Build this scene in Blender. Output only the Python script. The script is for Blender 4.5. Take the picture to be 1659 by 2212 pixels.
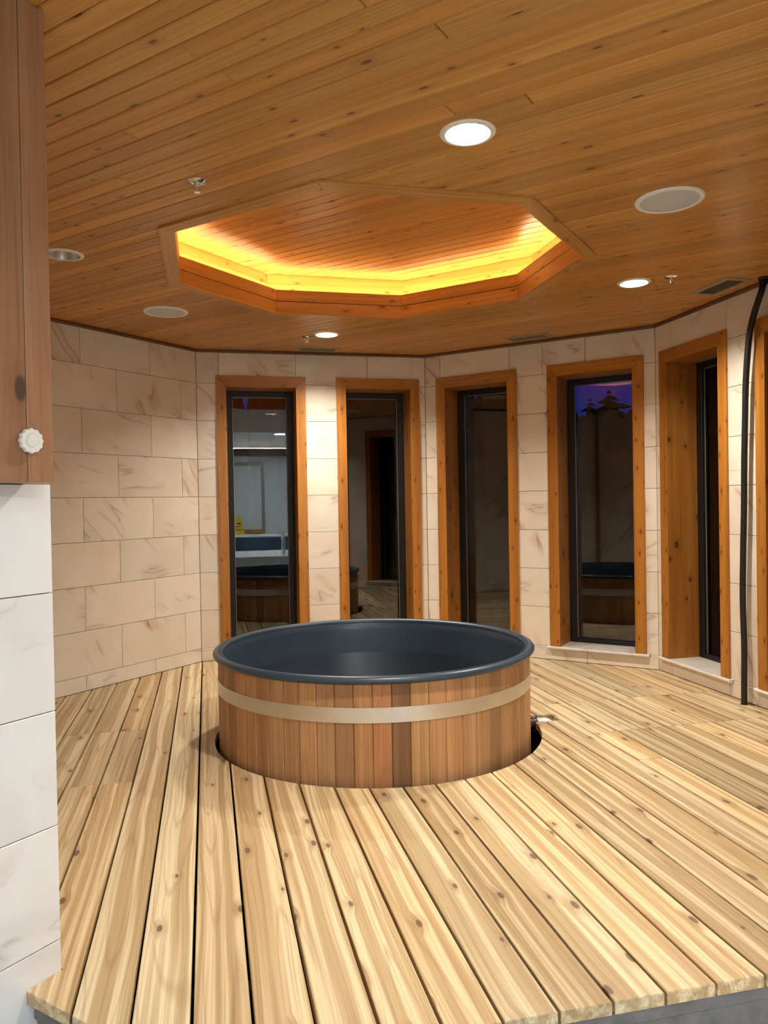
import bpy, bmesh, math, random
from mathutils import Matrix, Vector

random.seed(7)
for o in list(bpy.data.objects):
    bpy.data.objects.remove(o)
scene = bpy.context.scene
COL = scene.collection
PI = math.pi
R2 = math.sqrt(2.0)

# ------------------------------------------------------------------ camera
cam_data = bpy.data.cameras.new('camera')
cam = bpy.data.objects.new('camera', cam_data)
COL.objects.link(cam)
scene.camera = cam
PITCH, ROLL, YAW, FPX = math.radians(-0.753), math.radians(-0.994), math.radians(13.0), 1657.3
_R = Vector((1, 0, 0))
_F = Vector((0, math.cos(PITCH), math.sin(PITCH)))
_U = Vector((0, -math.sin(PITCH), math.cos(PITCH)))
_x = _R * math.cos(ROLL) + _U * math.sin(ROLL)
_y = _U * math.cos(ROLL) - _R * math.sin(ROLL)
_m = Matrix((( _x.x, _y.x, -_F.x, 0), (_x.y, _y.y, -_F.y, 0), (_x.z, _y.z, -_F.z, 0), (0, 0, 0, 1)))
cam.matrix_world = Matrix.Translation((-0.959, -4.351, 1.36)) @ Matrix.Rotation(-YAW, 4, 'Z') @ _m
cam_data.sensor_fit = 'VERTICAL'
cam_data.sensor_height = 24.0
cam_data.lens = FPX * 24.0 / 2212.0
cam_data.clip_start = 0.05
cam_data.clip_end = 200

# ------------------------------------------------------------------ world, exposure
world = bpy.data.worlds.new('dusk_sky')
scene.world = world
world.use_nodes = True
bg = world.node_tree.nodes['Background']
bg.inputs['Color'].default_value = (0.03, 0.11, 1.0, 1)
bg.inputs['Strength'].default_value = 0.15
scene.view_settings.view_transform = 'Standard'
scene.view_settings.look = 'None'
scene.view_settings.gamma = 1.0
scene.view_settings.exposure = 0.0
scene.view_settings.use_curve_mapping = False
LAMP = 1500.0          # emission of a recessed lamp lens
LAMP_COL = (1.0, 0.915, 0.78)
HALL = 1200.0          # the far lamp in the entry hall
HALL_NEAR = 235.0     # the two hall lamps nearer the deck
HALL_COL = (0.90, 0.97, 1.04)
STRIP = 48.0          # warm strip hidden in the cove
STRIP_COL = (1.0, 0.90, 0.55)
cy = scene.cycles
cy.use_denoising = True
cy.use_adaptive_sampling = True
cy.adaptive_threshold = 0.28
cy.adaptive_min_samples = 15
cy.max_bounces = 6
cy.diffuse_bounces = 3
cy.glossy_bounces = 3
cy.transmission_bounces = 4
cy.transparent_max_bounces = 10
cy.sample_clamp_indirect = 4.0
cy.caustics_reflective = False
cy.caustics_refractive = False

# ------------------------------------------------------------------ helpers
AP = 2.48            # apothem of the octagonal room
ZC = 2.707           # ceiling height over the deck
ZU = 3.012           # raised ceiling inside the cove


def tag(o, label=None, cat=None, group=None, kind=None):
    if label: o['label'] = label
    if cat: o['category'] = cat
    if group: o['group'] = group
    if kind: o['kind'] = kind
    return o


def empty(name, loc=(0, 0, 0), rz=0.0, parent=None):
    o = bpy.data.objects.new(name, None)
    COL.objects.link(o)
    o.location = loc
    o.rotation_euler = (0, 0, rz)
    o.empty_display_size = 0.05
    o.parent = parent
    return o


def link(name, me, mat=None, parent=None, loc=(0, 0, 0), rot=(0, 0, 0), color=None):
    o = bpy.data.objects.new(name, me)
    COL.objects.link(o)
    o.location = loc
    o.rotation_euler = rot
    o.parent = parent
    if mat is not None and len(me.materials) == 0:
        me.materials.append(mat)
    if color is not None:
        o.color = color
    return o


def to_mesh(bm, name='mesh', smooth=False, angle=None):
    bmesh.ops.recalc_face_normals(bm, faces=bm.faces[:])
    me = bpy.data.meshes.new(name)
    bm.to_mesh(me)
    bm.free()
    if smooth:
        for p in me.polygons:
            p.use_smooth = True
        if angle is not None:
            me.set_sharp_from_angle(angle=math.radians(angle))
    return me


def add_box(bm, x0, x1, y0, y1, z0, z1):
    v = [bm.verts.new(p) for p in ((x0, y0, z0), (x1, y0, z0), (x1, y1, z0), (x0, y1, z0), (x0, y0, z1), (x1, y0, z1), (x1, y1, z1), (x0, y1, z1))]
    for f in ((0, 3, 2, 1), (4, 5, 6, 7), (0, 1, 5, 4), (1, 2, 6, 5), (2, 3, 7, 6), (3, 0, 4, 7)):
        bm.faces.new([v[i] for i in f])
    return v


def box_mesh(x0, x1, y0, y1, z0, z1, bevel=0.0, seg=1):
    bm = bmesh.new()
    add_box(bm, x0, x1, y0, y1, z0, z1)
    if bevel:
        bmesh.ops.bevel(bm, geom=bm.edges[:], offset=bevel, segments=seg, affect='EDGES', profile=0.5)
    return to_mesh(bm)


def boxes_mesh(lst):
    bm = bmesh.new()
    for b in lst:
        add_box(bm, *b)
    return to_mesh(bm)


def prism_mesh(poly, z0, z1, bevel=0.0, seg=2, which='top'):
    bm = bmesh.new()
    lo = [bm.verts.new((x, y, z0)) for x, y in poly]
    hi = [bm.verts.new((x, y, z1)) for x, y in poly]
    n = len(poly)
    bm.faces.new(list(reversed(lo)))
    bm.faces.new(hi)
    for i in range(n):
        bm.faces.new((lo[i], lo[(i + 1) % n], hi[(i + 1) % n], hi[i]))
    if bevel:
        zt = z1 if which == 'top' else z0
        ed = [e for e in bm.edges if all(abs(v.co.z - zt) < 1e-6 for v in e.verts)]
        bmesh.ops.bevel(bm, geom=ed, offset=bevel, segments=seg, affect='EDGES', profile=0.5)
    return to_mesh(bm)


def lathe_mesh(profile, n=64, closed=False, smooth=True, angle=35):
    bm = bmesh.new()
    rings = []
    for r, z in profile:
        if r < 1e-6:
            rings.append([bm.verts.new((0, 0, z))])
        else:
            rings.append([bm.verts.new((r * math.cos(2 * PI * i / n), r * math.sin(2 * PI * i / n), z)) for i in range(n)])
    pairs = list(zip(rings[:-1], rings[1:]))
    if closed:
        pairs.append((rings[-1], rings[0]))
    for a, b in pairs:
        for i in range(n):
            j = (i + 1) % n
            if len(a) == 1 and len(b) == 1:
                continue
            if len(a) == 1:
                bm.faces.new((a[0], b[j], b[i]))
            elif len(b) == 1:
                bm.faces.new((a[i], a[j], b[0]))
            else:
                bm.faces.new((a[i], a[j], b[j], b[i]))
    return to_mesh(bm, smooth=smooth, angle=angle)


def tube_mesh(pts, rad, n=12, cap=True):
    """pts: list of Vector, rad: number or list."""
    pts = [Vector(p) for p in pts]
    rads = rad if isinstance(rad, (list, tuple)) else [rad] * len(pts)
    bm = bmesh.new()
    rings = []
    ref = Vector((0.123, 0.98, 0.15)).normalized()
    for i, p in enumerate(pts):
        t = (pts[min(i + 1, len(pts) - 1)] - pts[max(i - 1, 0)]).normalized()
        a = ref - t * ref.dot(t)
        if a.length < 1e-3:
            a = Vector((1, 0, 0)) - t * t.x
        a.normalize()
        ref = a
        b = t.cross(a)
        rings.append([bm.verts.new(p + (a * math.cos(2 * PI * k / n) + b * math.sin(2 * PI * k / n)) * rads[i]) for k in range(n)])
    for a, b in zip(rings[:-1], rings[1:]):
        for k in range(n):
            bm.faces.new((a[k], a[(k + 1) % n], b[(k + 1) % n], b[k]))
    if cap:
        bm.faces.new(rings[0][::-1])
        bm.faces.new(rings[-1])
    return to_mesh(bm, smooth=True, angle=50)


def spline(pts, m=10):
    """Catmull-Rom through pts."""
    P = [Vector(p) for p in pts]
    P = [P[0] * 2 - P[1]] + P + [P[-1] * 2 - P[-2]]
    out = []
    for i in range(1, len(P) - 2):
        for k in range(m):
            t = k / m
            a, b, c, d = P[i - 1], P[i], P[i + 1], P[i + 2]
            out.append(0.5 * ((2 * b) + (c - a) * t + (2 * a - 5 * b + 4 * c - d) * t * t + (3 * b - a - 3 * c + d) * t ** 3))
    out.append(P[-2])
    return out


def clip_convex(poly, conv):
    """Sutherland-Hodgman, conv counter-clockwise."""
    out = list(poly)
    for i in range(len(conv)):
        ax, ay = conv[i]
        bx, by = conv[(i + 1) % len(conv)]
        nx, ny = -(by - ay), (bx - ax)
        src, out = out, []
        if not src:
            break
        for k in range(len(src)):
            p, q = src[k - 1], src[k]
            dp = (p[0] - ax) * nx + (p[1] - ay) * ny
            dq = (q[0] - ax) * nx + (q[1] - ay) * ny
            if (dp >= 0) != (dq >= 0):
                t = dp / (dp - dq)
                out.append((p[0] + (q[0] - p[0]) * t, p[1] + (q[1] - p[1]) * t))
            if dq >= 0:
                out.append(q)
    cl = []
    for p in out:
        if not cl or (abs(p[0] - cl[-1][0]) + abs(p[1] - cl[-1][1])) > 1e-5:
            cl.append(p)
    if len(cl) > 1 and (abs(cl[0][0] - cl[-1][0]) + abs(cl[0][1] - cl[-1][1])) < 1e-5:
        cl.pop()
    return cl


def area(poly):
    return 0.5 * sum(poly[i - 1][0] * poly[i][1] - poly[i][0] * poly[i - 1][1] for i in range(len(poly)))


def octagon(ap, c=(0, 0)):
    r = ap / math.cos(PI / 8)
    return [(c[0] + r * math.cos(PI / 8 + k * PI / 4), c[1] + r * math.sin(PI / 8 + k * PI / 4)) for k in range(8)]


def bool_cut(o, cutters):
    """Apply boolean differences and return the mesh split into loose parts (list of meshes, local space)."""
    for c in cutters:
        m = o.modifiers.new('cut', 'BOOLEAN')
        m.operation = 'DIFFERENCE'
        m.solver = 'EXACT'
        m.object = c
    bpy.context.view_layer.update()
    dg = bpy.context.evaluated_depsgraph_get()
    me = bpy.data.meshes.new_from_object(o.evaluated_get(dg))
    o.modifiers.clear()
    bm = bmesh.new()
    bm.from_mesh(me)
    bm.verts.ensure_lookup_table()
    seen, parts = set(), []
    for v in bm.verts:
        if v.index in seen:
            continue
        st, comp = [v], set()
        while st:
            w = st.pop()
            if w.index in comp:
                continue
            comp.add(w.index)
            for e in w.link_edges:
                st.append(e.other_vert(w))
        seen |= comp
        parts.append(comp)
    res = []
    for comp in parts:
        b2 = bm.copy()
        b2.verts.ensure_lookup_table()
        bmesh.ops.delete(b2, geom=[v for v in b2.verts if v.index not in comp], context='VERTS')
        if len(b2.faces) > 3:
            m2 = bpy.data.meshes.new('cut_plank')
            b2.to_mesh(m2)
            for mt in o.data.materials:
                m2.materials.append(mt)
            res.append(m2)
        b2.free()
    bm.free()
    return res


# ------------------------------------------------------------------ materials
class NT:
    def __init__(self, name):
        self.m = bpy.data.materials.new(name)
        self.m.use_nodes = True
        self.t = self.m.node_tree
        self.b = self.t.nodes['Principled BSDF']
        self.out = self.t.nodes['Material Output']

    def n(self, typ, **kw):
        nd = self.t.nodes.new(typ)
        for k, v in kw.items():
            if k.startswith('i_'):
                key = k[2:]
                nd.inputs[int(key) if key.isdigit() else key].default_value = v
            else:
                setattr(nd, k, v)
        return nd

    def l(self, a, b):
        self.t.links.new(a, b)

    def math(self, op, a, b=None, c=None, clamp=False):
        nd = self.n('ShaderNodeMath', operation=op, use_clamp=clamp)
        for i, x in enumerate((a, b, c)):
            if x is None: continue
            if isinstance(x, (int, float)): nd.inputs[i].default_value = x
            else: self.l(x, nd.inputs[i])
        return nd.outputs[0]

    def comb(self, x, y, z):
        nd = self.n('ShaderNodeCombineXYZ')
        for i, v in enumerate((x, y, z)):
            if isinstance(v, (int, float)): nd.inputs[i].default_value = v
            else: self.l(v, nd.inputs[i])
        return nd.outputs[0]

    def noise(self, vec, scale=1.0, detail=2.0, rough=0.5, dist=0.0):
        nd = self.n('ShaderNodeTexNoise', i_Scale=scale, i_Detail=detail, i_Roughness=rough, i_Distortion=dist)
        self.l(vec, nd.inputs['Vector'])
        return nd.outputs['Fac']

    def mapr(self, v, a, b, c=0.0, d=1.0, smooth=True):
        nd = self.n('ShaderNodeMapRange', clamp=True)
        nd.interpolation_type = 'SMOOTHSTEP' if smooth else 'LINEAR'
        self.l(v, nd.inputs[0])
        for i, x in zip((1, 2, 3, 4), (a, b, c, d)):
            nd.inputs[i].default_value = x
        return nd.outputs[0]

    def mix(self, fac, a, b, blend='MIX'):
        nd = self.n('ShaderNodeMix', data_type='RGBA', blend_type=blend)
        if isinstance(fac, (int, float)): nd.inputs[0].default_value = fac
        else: self.l(fac, nd.inputs[0])
        for i, x in ((6, a), (7, b)):
            if isinstance(x, (tuple, list)): nd.inputs[i].default_value = (*x[:3], 1)
            else: self.l(x, nd.inputs[i])
        return nd.outputs[2]


def plain(name, col, rough=0.5, metal=0.0, spec=0.5, emis=None, estr=0.0, noise=0.0, nscale=8.0):
    t = NT(name)
    t.b.inputs['Base Color'].default_value = (*col, 1)
    t.b.inputs['Roughness'].default_value = rough
    t.b.inputs['Metallic'].default_value = metal
    t.b.inputs['Specular IOR Level'].default_value = spec
    if noise:
        tc = t.n('ShaderNodeTexCoord')
        f = t.noise(tc.outputs['Object'], nscale, 4.0, 0.6)
        c = t.mix(f, tuple(x * (1 - noise) for x in col), tuple(min(1, x * (1 + noise)) for x in col))
        t.l(c, t.b.inputs['Base Color'])
    if emis:
        t.b.inputs['Emission Color'].default_value = (*emis, 1)
        t.b.inputs['Emission Strength'].default_value = estr
    return t.m


def wood(name, light, mid, dark, knotcol, axis='X', knots=(3.0, 7.0, 0.07, 0.45), streak=(0.5, 16.0), fine=(1.2, 120.0),
         contrast=1.0, rough=0.45, coat=0.0, bump=0.15, seed=0.0, spec=0.4, rings=0.35):
    """Sawn softwood. Object coordinates, the plank's length on the given axis; object colour scales the tone."""
    t = NT(name)
    tc = t.n('ShaderNodeTexCoord')
    oi = t.n('ShaderNodeObjectInfo')
    sp = t.n('ShaderNodeSeparateXYZ')
    t.l(tc.outputs['Object'], sp.inputs[0])
    X, Y, Z = sp.outputs
    L, W_, T = {'X': (X, Y, Z), 'Y': (Y, X, Z), 'Z': (Z, X, Y)}[axis]
    rnd = oi.outputs['Random']
    L = t.math('ADD', L, t.math('MULTIPLY', rnd, 57.3))
    Wo = t.math('ADD', W_, t.math('MULTIPLY', rnd, 23.7))
    To = t.math('ADD', T, t.math('MULTIPLY', rnd, 11.1 + seed))
    # knots: one candidate per cell
    kx, ky, kr, kthr = knots
    vo = t.n('ShaderNodeTexVoronoi', voronoi_dimensions='2D', feature='F1', i_Scale=1.0, i_Randomness=0.85)
    warp = t.noise(t.comb(t.math('MULTIPLY', L, 1.1), t.math('MULTIPLY', Wo, 5.0), t.math('MULTIPLY', To, 5.0)), 1.0, 1.0)
    kvec = t.comb(t.math('MULTIPLY', L, kx), t.math('MULTIPLY', t.math('ADD', Wo, T), ky), 0.0)
    t.l(kvec, vo.inputs['Vector'])
    d = vo.outputs['Distance']
    sc = t.n('ShaderNodeSeparateColor')
    t.l(vo.outputs['Color'], sc.inputs[0])
    on = t.math('GREATER_THAN', sc.outputs[0], kthr)
    size = t.math('MULTIPLY_ADD', sc.outputs[1], 0.75, 0.45)
    dn = t.math('DIVIDE', d, size)
    knot = t.math('MULTIPLY', t.mapr(dn, kr * 0.55, kr, 1.0, 0.0), on)
    halo = t.math('MULTIPLY', t.mapr(dn, kr * 0.9, kr * 3.2, 1.0, 0.0), on)
    Ww = t.math('ADD', t.math('ADD', Wo, t.math('MULTIPLY', warp, 0.05)), t.math('MULTIPLY', halo, 0.012))
    broad = t.noise(t.comb(t.math('MULTIPLY', L, streak[0]), t.math('MULTIPLY', Ww, streak[1]), t.math('MULTIPLY', To, streak[1])), 1.0, 1.0, 0.55)
    fin = t.noise(t.comb(t.math('MULTIPLY', L, fine[0]), t.math('MULTIPLY', Ww, fine[1]), t.math('MULTIPLY', To, fine[1])), 1.0, 2.0, 0.6)
    # growth rings (cathedral arches)
    base = t.noise(t.comb(t.math('MULTIPLY', L, 0.28), t.math('MULTIPLY', Ww, 5.5), t.math('MULTIPLY', To, 4.0)), 1.0, 0.0)
    ring = t.math('ABSOLUTE', t.math('SINE', t.math('ADD', t.math('MULTIPLY', base, 46.0), t.math('MULTIPLY', warp, 2.5))))
    ringm = t.mapr(ring, 0.0, 0.38, 1.0, 0.0)
    b2 = t.mapr(broad, 0.5 - 0.16 / contrast, 0.5 + 0.16 / contrast)
    c = t.mix(b2, mid, light)
    c = t.mix(t.math('MULTIPLY', ringm, rings), c, dark)
    c = t.mix(t.math('MULTIPLY', t.mapr(fin, 0.42, 0.72), 0.45), c, dark)
    c = t.mix(t.math('MULTIPLY', halo, 0.35), c, dark)
    c = t.mix(t.math('MULTIPLY', knot, 0.85), c, knotcol)
    c = t.mix(1.0, c, oi.outputs['Color'], 'MULTIPLY')
    t.l(c, t.b.inputs['Base Color'])
    r = t.math('MULTIPLY_ADD', fin, 0.18, rough - 0.09)
    t.l(r, t.b.inputs['Roughness'])
    t.b.inputs['Specular IOR Level'].default_value = spec
    t.b.inputs['Coat Weight'].default_value = coat
    t.b.inputs['Coat Roughness'].default_value = 0.22
    return t.m


def marble(name, base, cloud, vein, grey, vscale=1.0, rough=0.2, amount=1.0, g0=0.56):
    t = NT(name)
    tc = t.n('ShaderNodeTexCoord')
    oi = t.n('ShaderNodeObjectInfo')
    add = t.n('ShaderNodeVectorMath', operation='ADD')
    t.l(tc.outputs['Object'], add.inputs[0])
    rv = t.comb(t.math('MULTIPLY', oi.outputs['Random'], 71.0), t.math('MULTIPLY', oi.outputs['Random'], 37.0), t.math('MULTIPLY', oi.outputs['Random'], 53.0))
    t.l(rv, add.inputs[1])
    P = add.outputs[0]
    wn = t.n('ShaderNodeTexNoise', i_Scale=3.5 * vscale, i_Detail=2.0)
    t.l(P, wn.inputs['Vector'])
    sub = t.n('ShaderNodeVectorMath', operation='MULTIPLY_ADD')
    t.l(wn.outputs['Color'], sub.inputs[0])
    sub.inputs[1].default_value = (0.10, 0.10, 0.10)
    t.l(P, sub.inputs[2])
    Q = sub.outputs[0]

    def veins(k0, k1, sx, sz, width, detail):
        vr = t.n('ShaderNodeVectorRotate', rotation_type='Y_AXIS')
        t.l(Q, vr.inputs['Vector'])
        t.l(t.math('MULTIPLY_ADD', oi.outputs['Random'], k1, k0), vr.inputs['Angle'])
        sc_ = t.n('ShaderNodeVectorMath', operation='MULTIPLY')
        t.l(vr.outputs[0], sc_.inputs[0])
        sc_.inputs[1].default_value = (sx * vscale, 1.0, sz * vscale)
        v = t.math('ABSOLUTE', t.math('SUBTRACT', t.noise(sc_.outputs[0], 1.0, detail, 0.5), 0.5))
        return v, t.mapr(v, 0.0, width, 1.0, 0.0)
    v1, m1 = veins(0.25, 0.7, 3.4, 0.40, 0.008, 2.0)
    v2, m2 = veins(0.75, 1.1, 4.6, 0.6, 0.010, 3.0)
    g = t.noise(P, 2.3 * vscale, 1.0)
    gate = t.mapr(g, g0, g0 + 0.12)
    gate2 = t.mapr(g, 0.89 - g0, 1.0 - g0, 1.0, 0.0)
    m1 = t.math('MULTIPLY', m1, gate)
    m2 = t.math('MULTIPLY', m2, gate2)
    cl = t.mapr(wn.outputs['Fac'], 0.35, 0.7)
    c = t.mix(t.math('MULTIPLY', cl, 0.75), base, cloud)
    soft = t.math('MULTIPLY', t.math('MULTIPLY', t.mapr(v1, 0.0, 0.06, 1.0, 0.0), gate), 0.25 * amount)
    c = t.mix(soft, c, vein)
    soft2 = t.math('MULTIPLY', t.math('MULTIPLY', t.mapr(v2, 0.0, 0.07, 1.0, 0.0), gate2), 0.16 * amount)
    c = t.mix(soft2, c, grey)
    c = t.mix(t.math('MULTIPLY', m2, 0.42 * amount), c, grey)
    c = t.mix(t.math('MULTIPLY', m1, 0.55 * amount), c, vein)
    c = t.mix(1.0, c, oi.outputs['Color'], 'MULTIPLY')
    t.l(c, t.b.inputs['Base Color'])
    t.b.inputs['Roughness'].default_value = rough
    t.b.inputs['Specular IOR Level'].default_value = 0.4
    return t.m


M = {}
M['deck'] = wood('cedar_decking', (0.81, 0.660, 0.410), (0.545, 0.388, 0.205), (0.31, 0.185, 0.082), (0.14, 0.08, 0.055), knots=(2.7, 6.3, 0.080, 0.42), rough=0.5, streak=(0.30, 26.0), contrast=1.9, rings=0.32)
M['pine'] = wood('varnished_pine', (0.63, 0.312, 0.076), (0.54, 0.240, 0.050), (0.30, 0.118, 0.024), (0.10, 0.038, 0.014), knots=(3.2, 8.0, 0.074, 0.40), rough=0.36, coat=0.12, streak=(0.5, 14.0), contrast=0.9, bump=0.08, rings=0.16)
M['casing'] = wood('window_casing_pine', (0.48, 0.198, 0.029), (0.395, 0.148, 0.020), (0.20, 0.063, 0.010), (0.06, 0.022, 0.01), knots=(4.0, 9.0, 0.07, 0.45), rough=0.38, coat=0.1, streak=(0.6, 18.0), bump=0.08, rings=0.25)
M['stave'] = wood('cedar_staves', (0.47, 0.268, 0.128), (0.38, 0.202, 0.088), (0.22, 0.102, 0.044), (0.14, 0.06, 0.03), axis='Z', knots=(0.9, 3.0, 0.03, 0.8), rough=0.5, streak=(0.5, 22.0), bump=0.12, rings=0.28)
M['crown'] = wood('dark_moulding', (0.16, 0.06, 0.025), (0.12, 0.045, 0.018), (0.06, 0.022, 0.01), (0.03, 0.012, 0.008), rough=0.4, rings=0.1)
M['box'] = wood('bulkhead_pine', (0.38, 0.195, 0.103), (0.32, 0.158, 0.080), (0.17, 0.075, 0.036), (0.05, 0.026, 0.020), axis='Z', knots=(2.4, 5.0, 0.09, 0.45), rough=0.42, coat=0.05, streak=(0.5, 14.0), rings=0.15)
M['marble'] = marble('cream_marble', (0.82, 0.745, 0.645), (0.77, 0.665, 0.545), (0.40, 0.16, 0.08), (0.33, 0.25, 0.20), amount=1.2, g0=0.54)
M['whitemarble'] = marble('white_marble', (0.84, 0.84, 0.83), (0.78, 0.76, 0.74), (0.48, 0.25, 0.15), (0.42, 0.38, 0.35), amount=1.2, rough=0.3, g0=0.47)
M['sillmarble'] = marble('sill_marble', (0.80, 0.76, 0.70), (0.70, 0.65, 0.60), (0.42, 0.25, 0.2), (0.30, 0.28, 0.27), vscale=2.2, rough=0.2)
M['grout'] = plain('grout', (0.42, 0.31, 0.22), 0.9)
M['liner'] = plain('slate_blue_liner', (0.030, 0.054, 0.086), 0.34, spec=0.5)
M['steel'] = plain('brushed_steel', (0.70, 0.69, 0.67), 0.33, metal=1.0, noise=0.12, nscale=14)
M['chrome'] = plain('chrome', (0.75, 0.75, 0.74), 0.12, metal=1.0)
M['reflector'] = plain('aluminium_reflector', (0.72, 0.72, 0.68), 0.3, metal=0.85)
M['lampring'] = plain('cream_lamp_ring', (0.86, 0.80, 0.68), 0.5, noise=0.2, nscale=30)
M['whiteplastic'] = plain('white_plastic', (0.90, 0.90, 0.90), 0.45)
M['knob'] = plain('ivory_plastic', (0.80, 0.78, 0.70), 0.4)
M['grille'] = plain('speaker_grille', (0.60, 0.62, 0.66), 0.6)
M['blackframe'] = plain('black_window_frame', (0.012, 0.010, 0.010), 0.45, spec=0.3)
M['bead'] = plain('glazing_bead', (0.30, 0.27, 0.22), 0.4, metal=0.4)
M['hose'] = plain('black_hose', (0.010, 0.010, 0.011), 0.42)
M['vent'] = plain('bronze_vent', (0.36, 0.29, 0.18), 0.5, metal=0.2)
M['ventdark'] = plain('vent_louvre', (0.28, 0.22, 0.14), 0.55, metal=0.2)
M['concrete'] = plain('dark_concrete', (0.045, 0.042, 0.040), 0.85, noise=0.5, nscale=9)
M['beam'] = plain('grey_beam', (0.17, 0.165, 0.16), 0.8, noise=0.55, nscale=16)
M['pvc'] = plain('white_pvc', (0.82, 0.82, 0.80), 0.35)
M['rubber'] = plain('black_rubber', (0.02, 0.02, 0.022), 0.5)
M['plaster'] = plain('white_plaster', (0.70, 0.70, 0.67), 0.8)
M['halltile'] = plain('hall_floor_stone', (0.55, 0.53, 0.50), 0.5, noise=0.08, nscale=3)
M['yellow'] = plain('yellow_plastic', (0.75, 0.50, 0.02), 0.4)
M['ink'] = plain('black_ink', (0.01, 0.01, 0.01), 0.6)
M['lens_on'] = plain('lamp_lens_lit', (0.9, 0.9, 0.9), 0.3, emis=LAMP_COL, estr=LAMP)
M['lens_hall'] = plain('hall_lens_lit', (0.9, 0.9, 0.9), 0.3, emis=HALL_COL, estr=HALL)
M['lens_near'] = plain('near_hall_lens_lit', (0.9, 0.9, 0.9), 0.3, emis=HALL_COL, estr=HALL_NEAR)
M['added_glow'] = plain('added_glow_lit', (0.9, 0.9, 0.9), 0.3, emis=(0.95, 1.0, 0.95), estr=160.0)  # emission of the strip added over the hall beam
M['lens_off'] = plain('lamp_lens_unlit', (0.45, 0.45, 0.42), 0.15, metal=0.5)
M['strip'] = plain('warm_led_strip', (0.9, 0.8, 0.6), 0.5, emis=STRIP_COL, estr=STRIP)
M['needles'] = plain('dark_needles', (0.004, 0.006, 0.004), 1.0, spec=0.0)
M['bark'] = plain('dark_bark', (0.04, 0.03, 0.02), 0.9)
M['ground'] = plain('night_ground', (0.02, 0.025, 0.015), 0.95, noise=0.4, nscale=1)


def glass_mat():
    t = NT('window_glass')
    t.t.nodes.remove(t.b)
    tr = t.n('ShaderNodeBsdfTransparent')
    tr.inputs[0].default_value = (0.90, 0.92, 0.93, 1)
    gl = t.n('ShaderNodeBsdfGlossy', i_Roughness=0.0)
    gl.inputs['Color'].default_value = (1, 1, 1, 1)
    fr = t.n('ShaderNodeFresnel', i_IOR=1.5)
    mx = t.n('ShaderNodeMixShader')
    t.l(fr.outputs[0], mx.inputs[0])
    t.l(tr.outputs[0], mx.inputs[1])
    t.l(gl.outputs[0], mx.inputs[2])
    t.l(mx.outputs[0], t.out.inputs[0])
    return t.m


def water_mat():
    t = NT('tub_water')
    t.t.nodes.remove(t.b)
    tr = t.n('ShaderNodeBsdfTransparent')
    tr.inputs[0].default_value = (0.62, 0.92, 0.95, 1)
    gl = t.n('ShaderNodeBsdfGlossy', i_Roughness=0.01)
    fr = t.n('ShaderNodeFresnel', i_IOR=1.33)
    mx = t.n('ShaderNodeMixShader')
    t.l(fr.outputs[0], mx.inputs[0])
    t.l(tr.outputs[0], mx.inputs[1])
    t.l(gl.outputs[0], mx.inputs[2])
    t.l(mx.outputs[0], t.out.inputs[0])
    return t.m


M['glass'] = glass_mat()
M['water'] = water_mat()


def tone(lo, hi, warm=0.0):
    k = random.uniform(lo, hi)
    w = random.uniform(-warm, warm)
    return (k * (1 + w), k, k * (1 - w), 1)


# ------------------------------------------------------------------ floor: cedar deck over a slab
floor = link('floor', prism_mesh(octagon(2.62), -0.50, -0.45), M['concrete'])
tag(floor, 'pale cedar plank deck filling the octagonal room around the tub', 'floor', kind='structure')
TUB = (0.0, 0.13)
HOLE = (0.02, 0.13, 0.96)
cut_hole = link('cutter', lathe_mesh([(0, -0.4), (HOLE[2], -0.4), (HOLE[2], 0.4), (0, 0.4)], 128, smooth=False), loc=(HOLE[0], HOLE[1], 0))
cut_slot = link('cutter', box_mesh(0.90, 1.13, -0.010, 0.126, -0.4, 0.4))
cut_jamb = link('cutter', box_mesh(-0.389, 1.6, 2.366, 3.2, -0.4, 0.4), rot=(0, 0, math.radians(135)))
cut_hose = link('cutter', lathe_mesh([(0, -0.4), (0.026, -0.4), (0.026, 0.4), (0, 0.4)], 20, smooth=False), loc=(2.432, -0.014, 0))
OCT = octagon(2.483)
PITCHB, GAPB, TH = 0.1585, 0.0090, 0.037
deck_n = 0


def deck_piece(x0, x1, y0, y1, col):
    poly = clip_convex([(x0, y0), (x1, y0), (x1, y1), (x0, y1)], OCT)
    if len(poly) < 3 or area(poly) < 0.002:
        return
    xc, yc = (x0 + x1) / 2, 0.0
    # local x = along the board (world y), local y = -world x
    loc = [(y - yc, -(x - xc)) for x, y in poly]
    me = prism_mesh(loc, -TH, 0.0, 0.0045, 2)
    me.materials.append(M['deck'])
    o = link('plank', me, None, floor, (xc, yc, 0), (0, 0, PI / 2), col)
    cut = []
    dx = max(x0 - HOLE[0], HOLE[0] - x1, 0.0)
    if dx < HOLE[2] and y0 < HOLE[1] + HOLE[2] and y1 > HOLE[1] - HOLE[2]: cut.append(cut_hole)
    if x1 > 0.90 and x0 < 1.13 and y0 < 0.126 and y1 > -0.01: cut.append(cut_slot)
    if x0 < -1.35 and y0 < -0.6: cut.append(cut_jamb)
    if x1 > 2.38 and y0 < 0.05 and y1 > -0.05: cut.append(cut_hose)
    if cut:
        ms = bool_cut(o, cut)
        if not ms:
            bpy.data.objects.remove(o)
            return
        o.data = ms[0]
        for m in ms[1:]:
            if random.random() < 2:
                link('plank', m, None, floor, (xc, yc, 0), (0, 0, PI / 2), tone(0.8, 1.08, 0.04))


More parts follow.
